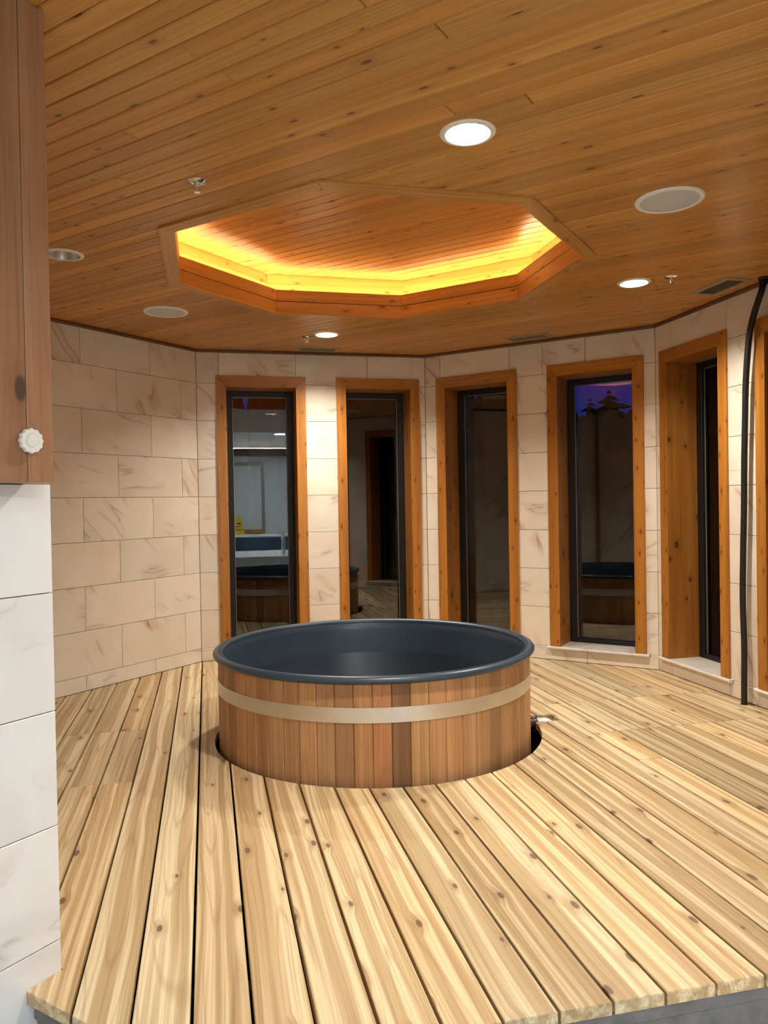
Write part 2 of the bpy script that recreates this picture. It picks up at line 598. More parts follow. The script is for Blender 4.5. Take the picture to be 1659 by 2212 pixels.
for k in range(-12, 22):
    xa = -0.866 + PITCHB * k + GAPB / 2
    xb = xa + PITCHB - GAPB
    if xb < -2.6 or xa > 2.6:
        continue
    cuts = [-2.6, 2.6]
    xm = (xa + xb) / 2
    if xm > 1.19: cuts = [-2.6, -0.300, 0.350, 2.6]
    if xm < -1.34: cuts = [-2.6, -0.385, 0.525, 2.6]
    if 1.19 < xm < 1.35: cuts = [-2.6, -0.78, -0.300, 0.350, 2.6]
    for i in range(len(cuts) - 1):
        c = tone(0.76, 1.10, 0.05)
        if i == len(cuts) - 3 and 2.05 < xm < 2.2: c = (0.66, 0.62, 0.56, 1)
        deck_piece(xa, xb, cuts[i] + 0.0015, cuts[i + 1] - 0.0015, c)

for c in (cut_slot, cut_jamb, cut_hose, cut_hole):
    bpy.data.objects.remove(c)

# joists and the grey edge beams under the deck
for y in (-2.1, -1.62, -1.12, 1.32, 1.75, 2.15):
    w = min(2.4, 3.45 - abs(y))
    link('joist', box_mesh(-w, w, y - 0.02, y + 0.02, -0.45, -TH - 0.001), M['concrete'], floor)
for x in (-2.1, -1.65, -1.18, 1.3, 1.75, 2.2):
    h = min(0.9, 3.3 - abs(x))
    link('joist', box_mesh(x - 0.02, x + 0.02, -h, h, -0.45, -TH - 0.001), M['concrete'], floor)
for ang, nm in ((270, 'front'), (225, 'left'), (315, 'right')):
    rz = math.radians(ang - 90)
    x1 = 1.02
    link('edge_beam', box_mesh(-x1 if ang != 225 else -1.02, x1 if ang != 225 else -0.40, 2.425, 2.468, -0.085, -TH - 0.001, 0.003), M['beam'], floor, rot=(0, 0, rz))
    link('edge_beam', box_mesh(-x1 if ang != 225 else -1.02, x1 if ang != 225 else -0.40, 2.42, 2.458, -0.45, -0.087, 0.003), M['beam'], floor, rot=(0, 0, rz))

# ------------------------------------------------------------------ ceiling
CPOLY = [(-2.49, -4.70), (2.49, -4.70), (2.49, 1.031), (1.031, 2.49), (-1.031, 2.49), (-2.49, 1.031)]
COVE = octagon(1.09)
LIGHTS = [(0.0, -1.668), (1.678, -0.006), (0.0, 1.738), (-1.675, 0.028)]


def ceiling_slab():
    bm = bmesh.new()
    z = ZC + 0.017
    outer = [bm.verts.new((x, y, z)) for x, y in CPOLY]
    inner = [bm.verts.new((x, y, z)) for x, y in octagon(1.118)]
    eds = [bm.edges.new((outer[i - 1], outer[i])) for i in range(len(outer))] + [bm.edges.new((inner[i - 1], inner[i])) for i in range(8)]
    for lx, ly in LIGHTS:
        ring = [bm.verts.new((lx + 0.093 * math.cos(2 * PI * i / 24), ly + 0.093 * math.sin(2 * PI * i / 24), z)) for i in range(24)]
        eds += [bm.edges.new((ring[i - 1], ring[i])) for i in range(24)]
    bmesh.ops.triangle_fill(bm, edges=eds, use_beauty=True)
    # drop faces filled inside the holes
    for f in bm.faces[:]:
        c = f.calc_center_median()
        if any((c.x - lx) ** 2 + (c.y - ly) ** 2 < 0.085 ** 2 for lx, ly in LIGHTS) or all(c.x * math.cos(k * PI / 4) + c.y * math.sin(k * PI / 4) < 1.11 for k in range(8)):
            bm.faces.remove(f)
    r = bmesh.ops.extrude_face_region(bm, geom=bm.faces[:])
    for v in r['geom']:
        if isinstance(v, bmesh.types.BMVert):
            v.co.z += 0.03
    return to_mesh(bm)


ceiling = link('ceiling', ceiling_slab(), M['crown'])
tag(ceiling, 'varnished knotty pine plank ceiling with an octagonal lit recess', 'ceiling', kind='structure')

cut_lights = [link('cutter', lathe_mesh([(0, -0.2), (0.0925, -0.2), (0.0925, 0.2), (0, 0.2)], 40, smooth=False), loc=(x, y, ZC)) for x, y in LIGHTS]
cut_pipe = link('cutter', lathe_mesh([(0, -0.2), (0.026, -0.2), (0.026, 0.2), (0, 0.2)], 20, smooth=False), loc=(2.425, -0.265, ZC))
S = 1 / R2
CP = 0.0825


def ceil_piece(poly, zb, th, col, mat, holes=False, parent=ceiling):
    """poly in board coordinates: u along (-1,1)/sqrt2, v along (1,1)/sqrt2."""
    if len(poly) < 3 or abs(area(poly)) < 0.0012:
        return
    if area(poly) < 0:
        poly = poly[::-1]
    vs = [p[1] for p in poly]
    us = [p[0] for p in poly]
    vm = (min(vs) + max(vs)) / 2
    um = (min(us) + max(us)) / 2
    loc = [(u - um, v - vm) for u, v in poly]
    # local x -> u direction at 135 deg; local y -> rotate +90 = 225 deg = -v, so flip
    loc = [(a, -b) for a, b in loc][::-1]
    me = prism_mesh(loc, 0.0, th, 0.0042, 1, 'bottom')
    me.materials.append(mat)
    wx, wy = -S * um + S * vm, S * um + S * vm
    o = link('plank', me, None, parent, (wx, wy, zb), (0, 0, math.radians(135)), col)
    if holes:
        cs = []
        for c, (lx, ly) in zip(cut_lights, LIGHTS):
            lu, lv = (-lx + ly) * S, (lx + ly) * S
            if min(us) - 0.1 < lu < max(us) + 0.1 and min(vs) - 0.1 < lv < max(vs) + 0.1:
                cs.append(c)
        if cs:
            ms = bool_cut(o, cs)
            o.data = ms[0]
            for m in ms[1:]:
                link('plank', m, None, parent, o.location, o.rotation_euler, col)


def uv(p): return ((-p[0] + p[1]) * S, (p[0] + p[1]) * S)


CUV = [uv(p) for p in CPOLY]
if area(CUV) < 0: CUV = CUV[::-1]
OUV = [uv(p) for p in COVE]


def oct_u(v):
    """u half-range of the cove octagon at v (octagon symmetric, apothem 1.09)."""
    a, h = 1.09, 1.09 * math.tan(PI / 8)
    v = abs(v)
    if v >= a: return None
    return a if v <= h else a - (v - h)


k0 = int((-5.2 + 2.305) / CP) - 1
vs_cuts = []
for k in range(k0, 75):
    v0 = -2.305 + CP * k + 0.0012
    v1 = v0 + CP - 0.0024
    if v0 > 2.5 or v1 < -5.2:
        continue
    rows = [(v0, v1)]
    for lim in (-1.09, 1.09):
        nr = []
        for a, b in rows:
            if a < lim < b: nr += [(a, lim), (lim, b)]
            else: nr.append((a, b))
        rows = nr
    for (a, b) in rows:
        if b - a < 0.006:
            continue
        mid = (a + b) / 2
        segs = []
        rr = random.Random(1000 + k)
        joints = sorted(rr.uniform(-4.5, 4.5) for _ in range(2))
        js = [-6.0] + [j for j in joints] + [6.0]
        if oct_u(mid) is not None:
            ua, ub = oct_u(a), oct_u(b)
            ua = ua if ua is not None else 1.09 * math.tan(PI / 8)
            ub = ub if ub is not None else 1.09 * math.tan(PI / 8)
            br = 1.09 * math.tan(PI / 8)
            vb = [a] + [x for x in (-br, br) if a < x < b] + [b]
            left = [(-6, a)] + [(-(oct_u(x) or br), x) for x in vb] + [(-6, b)]
            right = [(6, a)] + [((oct_u(x) or br), x) for x in vb] + [(6, b)]
            # left polygon counter-clockwise: (-6,a) -> arc -> (-6,b)
            segs = [left, right[::-1]]
            polys = segs
        else:
            polys = [[(js[i] + 0.001, a), (js[i + 1] - 0.001, a), (js[i + 1] - 0.001, b), (js[i] + 0.001, b)] for i in range(3)]
        for pl in polys:
            if area(pl) < 0: pl = pl[::-1]
            q = clip_convex(pl, CUV)
            ceil_piece(q, ZC, 0.015, tone(0.84, 1.10, 0.05), M['pine'], holes=True)

# flat trim boards around the opening, fascia boards, set-back upper boards
def ring_board(name, a0, a1, z0, z1, k, mat, col, parent=ceiling, shrink=0.0006):
    h0, h1 = a0 * math.tan(PI / 8) - shrink, a1 * math.tan(PI / 8) - shrink
    poly = [(-h0, a0), (h0, a0), (h1, a1), (-h1, a1)]
    me = prism_mesh(poly if area(poly) > 0 else poly[::-1], z0, z1, 0.0015, 1, 'bottom')
    me.materials.append(mat)
    return link(name, me, None, parent, rot=(0, 0, k * PI / 4), color=col)


for k in range(8):
    ring_board('trim_board', 1.085, 1.163, ZC - 0.011, ZC - 0.0005, k, M['pine'], (1.0, 1.06, 1.2, 1))
    ring_board('fascia_board', 1.088, 1.108, ZC - 0.010 + 0.0005, 2.783, k, M['pine'], tone(0.9, 1.05, 0.03))
    ring_board('fascia_board', 1.088, 1.108, 2.7875, 2.866, k, M['pine'], tone(0.9, 1.05, 0.03))
    ring_board('cove_board', 1.222, 1.242, 2.800, 2.940, k, M['pine'], tone(0.95, 1.1, 0.03))
    ring_board('cove_board', 1.222, 1.242, 2.942, 3.010, k, M['pine'], tone(0.95, 1.1, 0.03))
    ring_board('cove_ledge', 1.109, 1.221, 2.808, 2.820, k, M['pine'], (1, 1, 1, 1))
CO2 = [uv(p) for p in octagon(1.236)]
if area(CO2) < 0: CO2 = CO2[::-1]
for k in range(-16, 17):
    v0 = -0.0515 + 0.0855 * k + 0.0016
    q = clip_convex([(-3, v0), (3, v0), (3, v0 + 0.0823), (-3, v0 + 0.0823)], CO2)
    ceil_piece(q, ZU, 0.015, tone(0.9, 1.08, 0.04), M['pine'])
link('cove_backing', prism_mesh(octagon(1.26), ZU + 0.016, ZU + 0.03), M['crown'], ceiling)
for c in cut_lights + [cut_pipe]:
    bpy.data.objects.remove(c)

bm = bmesh.new()
o_in, o_out = octagon(1.128), octagon(1.158)
vi = [[bm.verts.new((x, y, z)) for x, y in pts] for pts, z in ((o_in, 2.826), (o_out, 2.826), (o_out, 2.838), (o_in, 2.838))]
for a in range(4):
    for i in range(8):
        bm.faces.new((vi[a][i], vi[a][(i + 1) % 8], vi[(a + 1) % 4][(i + 1) % 8], vi[(a + 1) % 4][i]))
strip = link('light_strip', to_mesh(bm), M['strip'])
tag(strip, 'warm glowing light strip hidden in the octagonal ceiling recess', 'light')

# ------------------------------------------------------------------ walls
ZR = [0.002, 0.115, 0.445, 0.772, 1.100, 1.430, 1.757, 2.090, 2.415, 2.695]
tile_cache = {}


def tile(parent, s0, s1, z0, z1, ap, mat, th=0.012, col=None, j=0.0016):
    w, h = s1 - s0 - 2 * j, z1 - z0 - 2 * j
    if w < 0.01 or h < 0.01:
        return
    key = (round(w, 3), round(h, 3), mat.name, th)
    if key not in tile_cache:
        me = box_mesh(-w / 2, w / 2, 0, th, -h / 2, h / 2, 0.0015)
        me.materials.append(mat)
        tile_cache[key] = me
    c = col or tone(0.95, 1.03, 0.015)
    return link('tile', tile_cache[key], None, parent, ((s0 + s1) / 2, ap, (z0 + z1) / 2), color=c)


def make_wall(name, ang, wins, label, top_joints, base_joints, ap=AP, ext=1.027, pattern=None, zlow=-0.25):
    rz = math.radians(ang - 90)
    A, B = ap + 0.0100, ap + 0.30
    z1 = ZC + 0.02
    bx = []
    if wins:
        edges = [-ext - 0.004]
        for f0, f1 in wins:
            bx.append((edges[-1], f0 + 0.075, A, B, zlow, z1))
            bx.append((f0 + 0.075, f1 - 0.075, A, B, 2.40, z1))
            bx.append((f0 + 0.075, f1 - 0.075, A, B, zlow, 0.096))
            edges.append(f1 - 0.075)
        bx.append((edges[-1], ext + 0.004, A, B, zlow, z1))
    else:
        bx.append((-ext - 0.004, ext + 0.004, A, B, zlow, z1))
    wl = link(name, boxes_mesh(bx), M['grout'], None, rot=(0, 0, rz))
    tag(wl, label, 'wall', kind='structure')
    for r in range(9):
        za, zb = ZR[r], ZR[r + 1]
        if wins:
            if r == 0: js = base_joints
            elif r == 8: js = top_joints
            else: js = None
            if js is not None:
                ed = [-ext] + list(js) + [ext]
                for i in range(len(ed) - 1):
                    tile(wl, ed[i], ed[i + 1], za, zb if r else 0.097, ap, M['marble'])
            else:
                e = -ext
                for f0, f1 in wins:
                    tile(wl, e, f0 + 0.03, za, zb, ap, M['marble'])
                    e = f1 - 0.03
                tile(wl, e, ext, za, zb, ap, M['marble'])
            if r == 0:   # short pieces beside the sills
                e = -ext
                for f0, f1 in wins:
                    tile(wl, e, f0 - 0.025, 0.097, 0.115, ap, M['marble'], j=0.0)
                    e = f1 + 0.025
                tile(wl, e, ext, 0.097, 0.115, ap, M['marble'], j=0.0)
        else:
            off = pattern[r % 2] if r else base_joints[0]
            ed = [-ext]
            s = off - 0.655 * 3
            while s < ext:
                if s > -ext + 0.02 and s < ext - 0.02: ed.append(s)
                s += 0.655
            ed.append(ext)
            for i in range(len(ed) - 1):
                tile(wl, ed[i], ed[i + 1], za, zb, ap, M['marble'])
    return wl


WIN = {
    'BC': [(-0.862, -0.082), (0.195, 0.968)],
    'CD': [(-0.908, -0.127), (0.146, 0.938)],
    'DE': [(-0.960, -0.175), (0.103, 0.888)],
    'EF': [(-0.432, 0.348)],
}
make_wall('wall_left_back', 135, [], 'plain cream marble block wall left of the first window', None, [-0.136], pattern=(-0.130, 0.192))
make_wall('wall_back', 90, WIN['BC'], 'cream marble back wall with two tall windows behind the tub', [-0.838, -0.166, 0.485], [-0.50, 0.15, 0.80])
make_wall('wall_right_back', 45, WIN['CD'], 'cream marble wall with two tall windows right of the tub', [-0.869, -0.195, 0.107, 0.472], [-0.85, -0.19, 0.458])
make_wall('wall_right', 0, WIN['DE'], 'cream marble wall with tall windows and a black hose at far right', [-0.826, -0.185, 0.47], [-0.841, -0.188, 0.47])
make_wall('wall_right_front', 315, WIN['EF'], 'marble wall with one window seen reflected in the second window', [-0.6, 0.05, 0.7], [-0.4, 0.25])
make_wall('wall_left', 180, [], 'plain marble wall hidden behind the wooden bulkhead at left', None, [-0.136], pattern=(-0.130, 0.192))

# window units -----------------------------------------------------------
def profile_board(name, parent, pts, y0, y1, mat, col, bevel=0.003):
    """pts: polygon in local (x,z); extruded in y."""
    bm = bmesh.new()
    a = [bm.verts.new((x, y0, z)) for x, z in pts]
    b = [bm.verts.new((x, y1, z)) for x, z in pts]
    n = len(pts)
    bm.faces.new(a)
    bm.faces.new(b[::-1])
    for i in range(n):
        bm.faces.new((a[i], b[i], b[(i + 1) % n], a[(i + 1) % n]))
    if bevel:
        ed = [e for e in bm.edges if all(abs(v.co.y - y0) < 1e-6 for v in e.verts)]
        bmesh.ops.bevel(bm, geom=ed, offset=bevel, segments=2, affect='EDGES', profile=0.5)
    me = to_mesh(bm)
    me.materials.append(mat)
    return link(name, me, None, parent, color=col)


M['casing_z'] = wood('window_casing_upright', (0.48, 0.198, 0.029), (0.395, 0.148, 0.020), (0.20, 0.063, 0.010), (0.06, 0.022, 0.01), axis='Z', knots=(4.6, 11.0, 0.085, 0.25), rough=0.38, coat=0.1, streak=(0.6, 18.0), bump=0.08, rings=0.25)
M['jamb_y'] = wood('window_jamb_board', (0.43, 0.175, 0.030), (0.34, 0.125, 0.020), (0.19, 0.062, 0.011), (0.05, 0.02, 0.01), axis='Z', knots=(3.2, 5.0, 0.10, 0.15), rough=0.4, coat=0.08, streak=(0.6, 14.0), bump=0.08, rings=0.15)


def make_window(num, ang, f0, f1, label):
    rz = math.radians(ang - 90)
    n = Vector((math.cos(math.radians(ang)), math.sin(math.radians(ang)), 0))
    t = Vector((n.y, -n.x, 0))
    sc = (f0 + f1) / 2
    hw = (f1 - f0) / 2
    base = n * AP + t * sc
    root = empty('window_%d' % num, (base.x, base.y, 0.0), rz)
    tag(root, label, 'window', kind='structure')
    iw = hw - 0.088           # half width of the opening
    ZB, ZT, ZI = 0.120, 2.482, 2.386
    y0, y1 = -0.016, 0.0095   # casing proud of the tiles
    e = 0.0006
    profile_board('casing', root, [(-hw, ZB), (-iw, ZB), (-iw, ZI - e), (-hw, ZT - e)], y0, -0.0005, M['casing_z'], tone(0.92, 1.08, 0.03))
    profile_board('casing', root, [(iw, ZB), (hw, ZB), (hw, ZT - e), (iw, ZI - e)], y0, -0.0005, M['casing_z'], tone(0.92, 1.08, 0.03))
    profile_board('casing', root, [(-iw, ZI), (iw, ZI), (hw, ZT), (-hw, ZT)], y0, -0.0005, M['casing'], tone(0.92, 1.08, 0.03))
    # jamb lining
    J1 = 0.250
    for sx in (-1, 1):
        a, b = sorted((sx * (iw + 0.001), sx * (iw + 0.0125)))
        me = box_mesh(a, b, 0.0, J1, ZB, ZI - 0.0005)
        o = link('jamb', me, M['jamb_y'], root, color=tone(0.9, 1.05, 0.03))
    link('jamb', box_mesh(-iw - 0.0005, iw + 0.0005, 0.0, J1, ZI, ZI + 0.012), M['casing'], root, color=tone(0.9, 1.05, 0.03))
    # black frame, bead, pane
    fw, gx = 0.058, 0.285
    Zf0, Zf1 = 0.120, ZI - 0.001
    fr = empty('sash', (0, 0, 0), 0, root)
    for (xa, xb, za, zb) in ((-iw, -iw + fw, Zf0, Zf1), (iw - fw, iw, Zf0, Zf1), (-iw + fw, iw - fw, Zf1 - 0.050, Zf1), (-iw + fw, iw - fw, Zf0, Zf0 + 0.034)):
        link('frame', box_mesh(xa, xb, J1 + 0.002, J1 + 0.055, za, zb, 0.003), M['blackframe'], fr)
    for (xa, xb, za, zb) in ((-iw + fw, -iw + fw + 0.004, Zf0 + 0.034, Zf1 - 0.05), (iw - fw - 0.004, iw - fw, Zf0 + 0.034, Zf1 - 0.05), (-iw + fw, iw - fw, Zf1 - 0.054, Zf1 - 0.05)):
        link('bead', box_mesh(xa, xb, gx - 0.008, gx - 0.001, za, zb), M['bead'], fr)
    for gy in (gx, gx + 0.016):
        link('pane', box_mesh(-iw + fw, iw - fw, gy, gy + 0.004, Zf0 + 0.034, Zf1 - 0.05), M['glass'], fr)
    # marble sill with a rounded nose
    bm = bmesh.new()
    add_box(bm, -hw - 0.022, hw + 0.022, -0.034, -0.0005, 0.098, 0.1195)
    ed = [x for x in bm.edges if all(abs(v.co.y + 0.034) < 1e-6 for v in x.verts)]
    bmesh.ops.bevel(bm, geom=ed, offset=0.009, segments=3, affect='EDGES', profile=0.5)
    add_box(bm, -iw - 0.010, iw + 0.010, -0.0005, 0.30, 0.098, 0.1195)
    link('sill', to_mesh(bm), M['sillmarble'], root)
    return root


make_window(1, 90, *WIN['BC'][0], 'leftmost tall window, reflecting the white hall and yellow sign')
make_window(2, 90, *WIN['BC'][1], 'tall pine framed window directly behind the middle of the tub')
make_window(3, 45, *WIN['CD'][0], 'tall pine framed window behind the tub\'s right rim')
make_window(4, 45, *WIN['CD'][1], 'tall window showing blue dusk sky above a marble sill')
make_window(5, 0, *WIN['DE'][0], 'obliquely seen window with a deep pine jamb left of the black hose')
make_window(6, 0, *WIN['DE'][1], 'window cut off by the right picture edge beside the black hose')
make_window(7, 315, *WIN['EF'][0], 'dark window seen only as a reflection in the second window')

# dark crown moulding along the wall tops
for i, (ang, nm) in enumerate(((135, 'left back'), (90, 'back'), (45, 'right back'), (0, 'right'), (180, 'left'))):
    bm = bmesh.new()
    a = AP - 0.0005
    h = a * math.tan(PI / 8) - 0.001
    h2 = (a - 0.018) * math.tan(PI / 8) - 0.001
    pr = [(0.0, 0.0), (0.012, 0.003), (0.018, 0.012), (0.018, 0.022)]
    prof = [(a, ZC - 0.026), (a - 0.010, ZC - 0.024), (a - 0.018, ZC - 0.015), (a - 0.018, ZC - 0.0005), (a, ZC - 0.0005)]
    rows = []
    for sgn in (-1, 1):
        rows.append([bm.verts.new((sgn * (y * math.tan(PI / 8) - 0.001), y, z)) for y, z in prof])
    m = len(prof)
    for k in range(m):
        bm.faces.new((rows[0][k], rows[0][(k + 1) % m], rows[1][(k + 1) % m], rows[1][k]))
    bm.faces.new(rows[0])
    bm.faces.new(rows[1][::-1])
    o = link('trim_%d' % (i + 1), to_mesh(bm), M['crown'], rot=(0, 0, math.radians(ang - 90)))
    tag(o, 'thin dark brown moulding where the ceiling meets the %s wall' % nm, 'moulding', kind='structure')

# ------------------------------------------------------------------ left foreground: marble jamb and wooden bulkhead
RZF = math.radians(225 - 90)
wf = link('wall_left_front', boxes_mesh([(-0.376, 1.02, 2.381, 2.96, -0.30, 1.4275), (-0.376, 1.02, 2.381, 2.448, 1.4275, ZC - 0.002)]), M['grout'], rot=(0, 0, RZF))
tag(wf, 'white veined marble pier at the left picture edge below the wooden bulkhead', 'wall', kind='structure')
JZ = [-0.298, -0.235, 0.093, 0.430, 0.766, 1.112, 1.4285]
for i in range(len(JZ) - 1):
    for (ya, yb) in ((2.370, 2.965),):
        h = JZ[i + 1] - JZ[i] - 0.003
        me = box_mesh(0, 0.0115, -(yb - ya) / 2 + 0.001, (yb - ya) / 2 - 0.001, -h / 2, h / 2, 0.0015)
        me.materials.append(M['whitemarble'])
        link('tile', me, None, wf, (-0.388, (ya + yb) / 2, (JZ[i] + JZ[i + 1]) / 2), color=tone(0.97, 1.04, 0.01))
for r in range(9):
    off = (-0.05, 0.28)[r % 2]
    ed = [-0.375, off, off + 0.655, 1.015] if off + 0.655 < 0.95 else [-0.375, off, 1.015]
    for i in range(len(ed) - 1):
        tile(wf, ed[i], ed[i + 1], ZR[r], ZR[r + 1], 2.368, M['marble'])

bk = link('trim_6', box_mesh(-0.506, 1.0, 2.470, 3.10, 1.440, ZC - 0.001), M['crown'], rot=(0, 0, RZF))
tag(bk, 'brown pine boarded bulkhead above the white marble pier at left', 'bulkhead', kind='structure')
link('soffit_board', box_mesh(-0.506, -0.30, 2.470, 3.10, 1.4290, 1.4395), M['box'], bk, color=(0.9, 0.9, 0.9, 1))
yb = 2.453
for i, w in enumerate((0.078, 0.14, 0.14, 0.14, 0.14)):
    me = box_mesh(-0.0095, 0.0095, -w / 2 + 0.0008, w / 2 - 0.0008, -(ZC - 1.430) / 2, (ZC - 1.430) / 2, 0.002, 2)
    me.materials.append(M['box'])
    link('plank', me, None, bk, (-0.5165, yb + w / 2, (ZC + 1.428) / 2), color=tone(0.92, 1.05, 0.02))
    yb += w
x = -0.506
while x < 0.9:
    me = box_mesh(-0.069, 0.069, -0.008, 0.0078, -(ZC - 1.430) / 2, (ZC - 1.430) / 2, 0.002, 2)
    me.materials.append(M['box'])
    link('plank', me, None, bk, (x + 0.070, 2.461, (ZC + 1.428) / 2), color=tone(0.92, 1.05, 0.02))
    x += 0.14

# scalloped knob on the bulkhead
knob = empty('control_knob', (0, 0, 0), RZF)
n225 = Vector((-S, -S, 0)); t225 = Vector((-S, S, 0))
kp = n225 * 2.528 + t225 * (-0.526)
knob.location = (kp.x, kp.y, 1.537)
bm = bmesh.new()
N = 96
def kr(a): return 0.0325 + 0.0016 * math.cos(12 * a)
lay = [(-0.000, 0.90), (-0.006, 1.0), (-0.016, 1.0), (-0.019, 0.94), (-0.0195, 0.62), (-0.0185, 0.58)]
rg = []
for xx, k in lay:
    rg.append([bm.verts.new((xx, (0.0325 + (kr(2 * PI * i / N) - 0.0325) * (1 if k > 0.85 else 0)) * k * math.cos(2 * PI * i / N), (0.0325 + (kr(2 * PI * i / N) - 0.0325) * (1 if k > 0.85 else 0)) * k * math.sin(2 * PI * i / N))) for i in range(N)])
for a, b in zip(rg[:-1], rg[1:]):
    for i in range(N):
        bm.faces.new((a[i], a[(i + 1) % N], b[(i + 1) % N], b[i]))
bm.faces.new(rg[-1]); bm.faces.new(rg[0][::-1])
link('dial', to_mesh(bm, smooth=True, angle=40), M['knob'], knob)
bm = bmesh.new()
rg = [[bm.verts.new((xx, r * math.cos(2 * PI * i / 48), r * math.sin(2 * PI * i / 48))) for i in range(48)] for xx, r in ((-0.0187, 0.0165), (-0.0205, 0.016), (-0.0215, 0.013))]
for a, b in zip(rg[:-1], rg[1:]):
    for i in range(48):
        bm.faces.new((a[i], a[(i + 1) % 48], b[(i + 1) % 48], b[i]))
bm.faces.new(rg[-1]); bm.faces.new(rg[0][::-1])
link('cap', to_mesh(bm, smooth=True, angle=40), M['knob'], knob)
tag(knob, 'round scalloped white knob on the brown bulkhead at left', 'knob')

# ------------------------------------------------------------------ hot tub
tub = empty('hot_tub', (TUB[0], TUB[1], -0.45))
tag(tub, 'round cedar stave hot tub with a slate blue liner and steel band', 'hot tub')
NS = 62
da = 2 * PI / NS
Ro, Ri = 0.915, 0.890
bm = bmesh.new()
g = 0.0008
ch = 0.0035
h = da / 2
y_o = Ro * math.sin(h) - g
y_i = Ri * math.sin(h) - g
xo = Ro * math.cos(h)
pro = [(Ri, -y_i), (xo - ch, -y_o), (xo + 0.0008, -y_o + ch), (Ro, 0.0), (xo + 0.0008, y_o - ch), (xo - ch, y_o), (Ri, y_i)]
lo = [bm.verts.new((x, y, 0.0)) for x, y in pro]
hi = [bm.verts.new((x, y, 0.938)) for x, y in pro]
bm.faces.new(lo[::-1]); bm.faces.new(hi)
for i in range(len(pro)):
    bm.faces.new((lo[i], lo[(i + 1) % len(pro)], hi[(i + 1) % len(pro)], hi[i]))
stave_me = to_mesh(bm)
stave_me.materials.append(M['stave'])
rs = random.Random(21)
for i in range(NS):
    a = i * da + math.radians(-94.2)
    k = rs.choice([0.82, 0.95, 1.0, 1.05, 1.12, 1.2])
    w = rs.uniform(-0.02, 0.10)
    col = (k * (1 + w), k, k * (1 - 0.6 * w), 1)
    if i == 0: col = (0.50, 0.46, 0.46, 1)
    if i == 1: col = (1.12, 1.15, 1.05, 1)
    if i == NS - 1: col = (1.12, 0.92, 0.82, 1)
    if i == NS - 2: col = (1.1, 1.0, 0.9, 1)
    o = link('stave', stave_me, None, tub, (0, 0, 0), (0, 0, a), col)
link('band', lathe_mesh([(0.9162, 0.750), (0.9182, 0.750), (0.9182, 0.824), (0.9162, 0.824)], 160, closed=True, angle=30), M['steel'], tub)
link('band', lathe_mesh([(0.9162, 0.16), (0.9182, 0.16), (0.9182, 0.234), (0.9162, 0.234)], 120, closed=True, angle=30), M['steel'], tub)
lin = [(0.0, 0.05), (0.78, 0.05), (0.83, 0.075), (0.852, 0.13), (0.862, 0.5), (0.878, 0.90), (0.884, 0.940), (0.893, 0.956)]
link('liner', lathe_mesh(lin, 128, angle=60), M['liner'], tub)
rim = []
for i in range(14):
    a = PI * 1.5 - i * (2 * PI / 14)
    rim.append((0.9145 + 0.0285 * math.cos(a) * (1.0), 0.9555 + 0.0205 * math.sin(a)))
link('rim', lathe_mesh(rim, 160, closed=True, angle=80), M['liner'], tub)
water = link('water', lathe_mesh([(0.0, 0.0), (0.868, 0.0)], 128), M['water'], None, (TUB[0], TUB[1], 0.295))
tag(water, 'still dark teal water inside the round hot tub', 'water', kind='stuff')

# white elbow pipe in the deck slot right of the tub
pipe = empty('drain_pipe', (0.975, 0.058, -0.45))
tag(pipe, 'white plastic elbow pipe in the deck slot right of the tub', 'pipe')
pts = [Vector((0.0, 0.0, 0.418))]
for i in range(9):
    a = i / 8 * PI / 2
    pts.append(Vector((0.075 + 0.055 * math.sin(a), 0, 0.418 - 0.055 * (1 - math.cos(a)))))
pts.append(Vector((0.13, 0, 0.002)))
link('elbow', tube_mesh(pts, 0.035, 20), M['pvc'], pipe)
link('coupling', tube_mesh([(-0.028, 0, 0.418), (0.028, 0, 0.418)], 0.040, 20), M['rubber'], pipe)
link('clamp', tube_mesh([(0.004, 0, 0.418), (0.016, 0, 0.418)], 0.0425, 20), M['chrome'], pipe)

# ------------------------------------------------------------------ ceiling fittings
def make_hall_lamp(x, y, lens, label, group, zc):
    root = empty('hall_lamp', (x, y, zc))
    tag(root, label, 'ceiling lamp', group)
    link('ring', lathe_mesh([(0.0, -0.0005), (0.150, -0.0005), (0.150, -0.028), (0.122, -0.032), (0.120, -0.026)], 40), M['whiteplastic'], root)
    link('lens', lathe_mesh([(0.0, -0.029), (0.121, -0.029)], 32, smooth=False), lens, root)


def make_downlight(x, y, lens, label, group, on=True, zc=ZC):
    root = empty('downlight', (x, y, zc))
    tag(root, label, 'downlight', group)
    link('ring', lathe_mesh([(0.0815, -0.0003), (0.0825, -0.007), (0.099, -0.005), (0.1035, -0.0003)], 48), M['lampring'], root)
    link('reflector', lathe_mesh([(0.0835, 0.0), (0.079, 0.025), (0.072, 0.054), (0.066, 0.058)], 40), M['reflector'], root)
    link('lens', lathe_mesh([(0.0, 0.0565), (0.067, 0.0565)], 32, smooth=False), lens, root)
    link('housing', lathe_mesh([(0.0885, 0.0), (0.0885, 0.10), (0.0, 0.10)], 24), M['concrete'], root)
    return root


GD = 'recessed ceiling lamps'
make_downlight(*LIGHTS[0], M['lens_on'], 'large lit round lamp nearest the top of the picture', GD)
make_downlight(*LIGHTS[1], M['lens_on'], 'lit round ceiling lamp at right beside a sprinkler and vent', GD)
make_downlight(*LIGHTS[2], M['lens_on'], 'small lit round lamp above the windows, before the back vent', GD)
make_downlight(*LIGHTS[3], M['lens_off'], 'unlit chrome ceiling lamp half hidden by the bulkhead at left', GD)


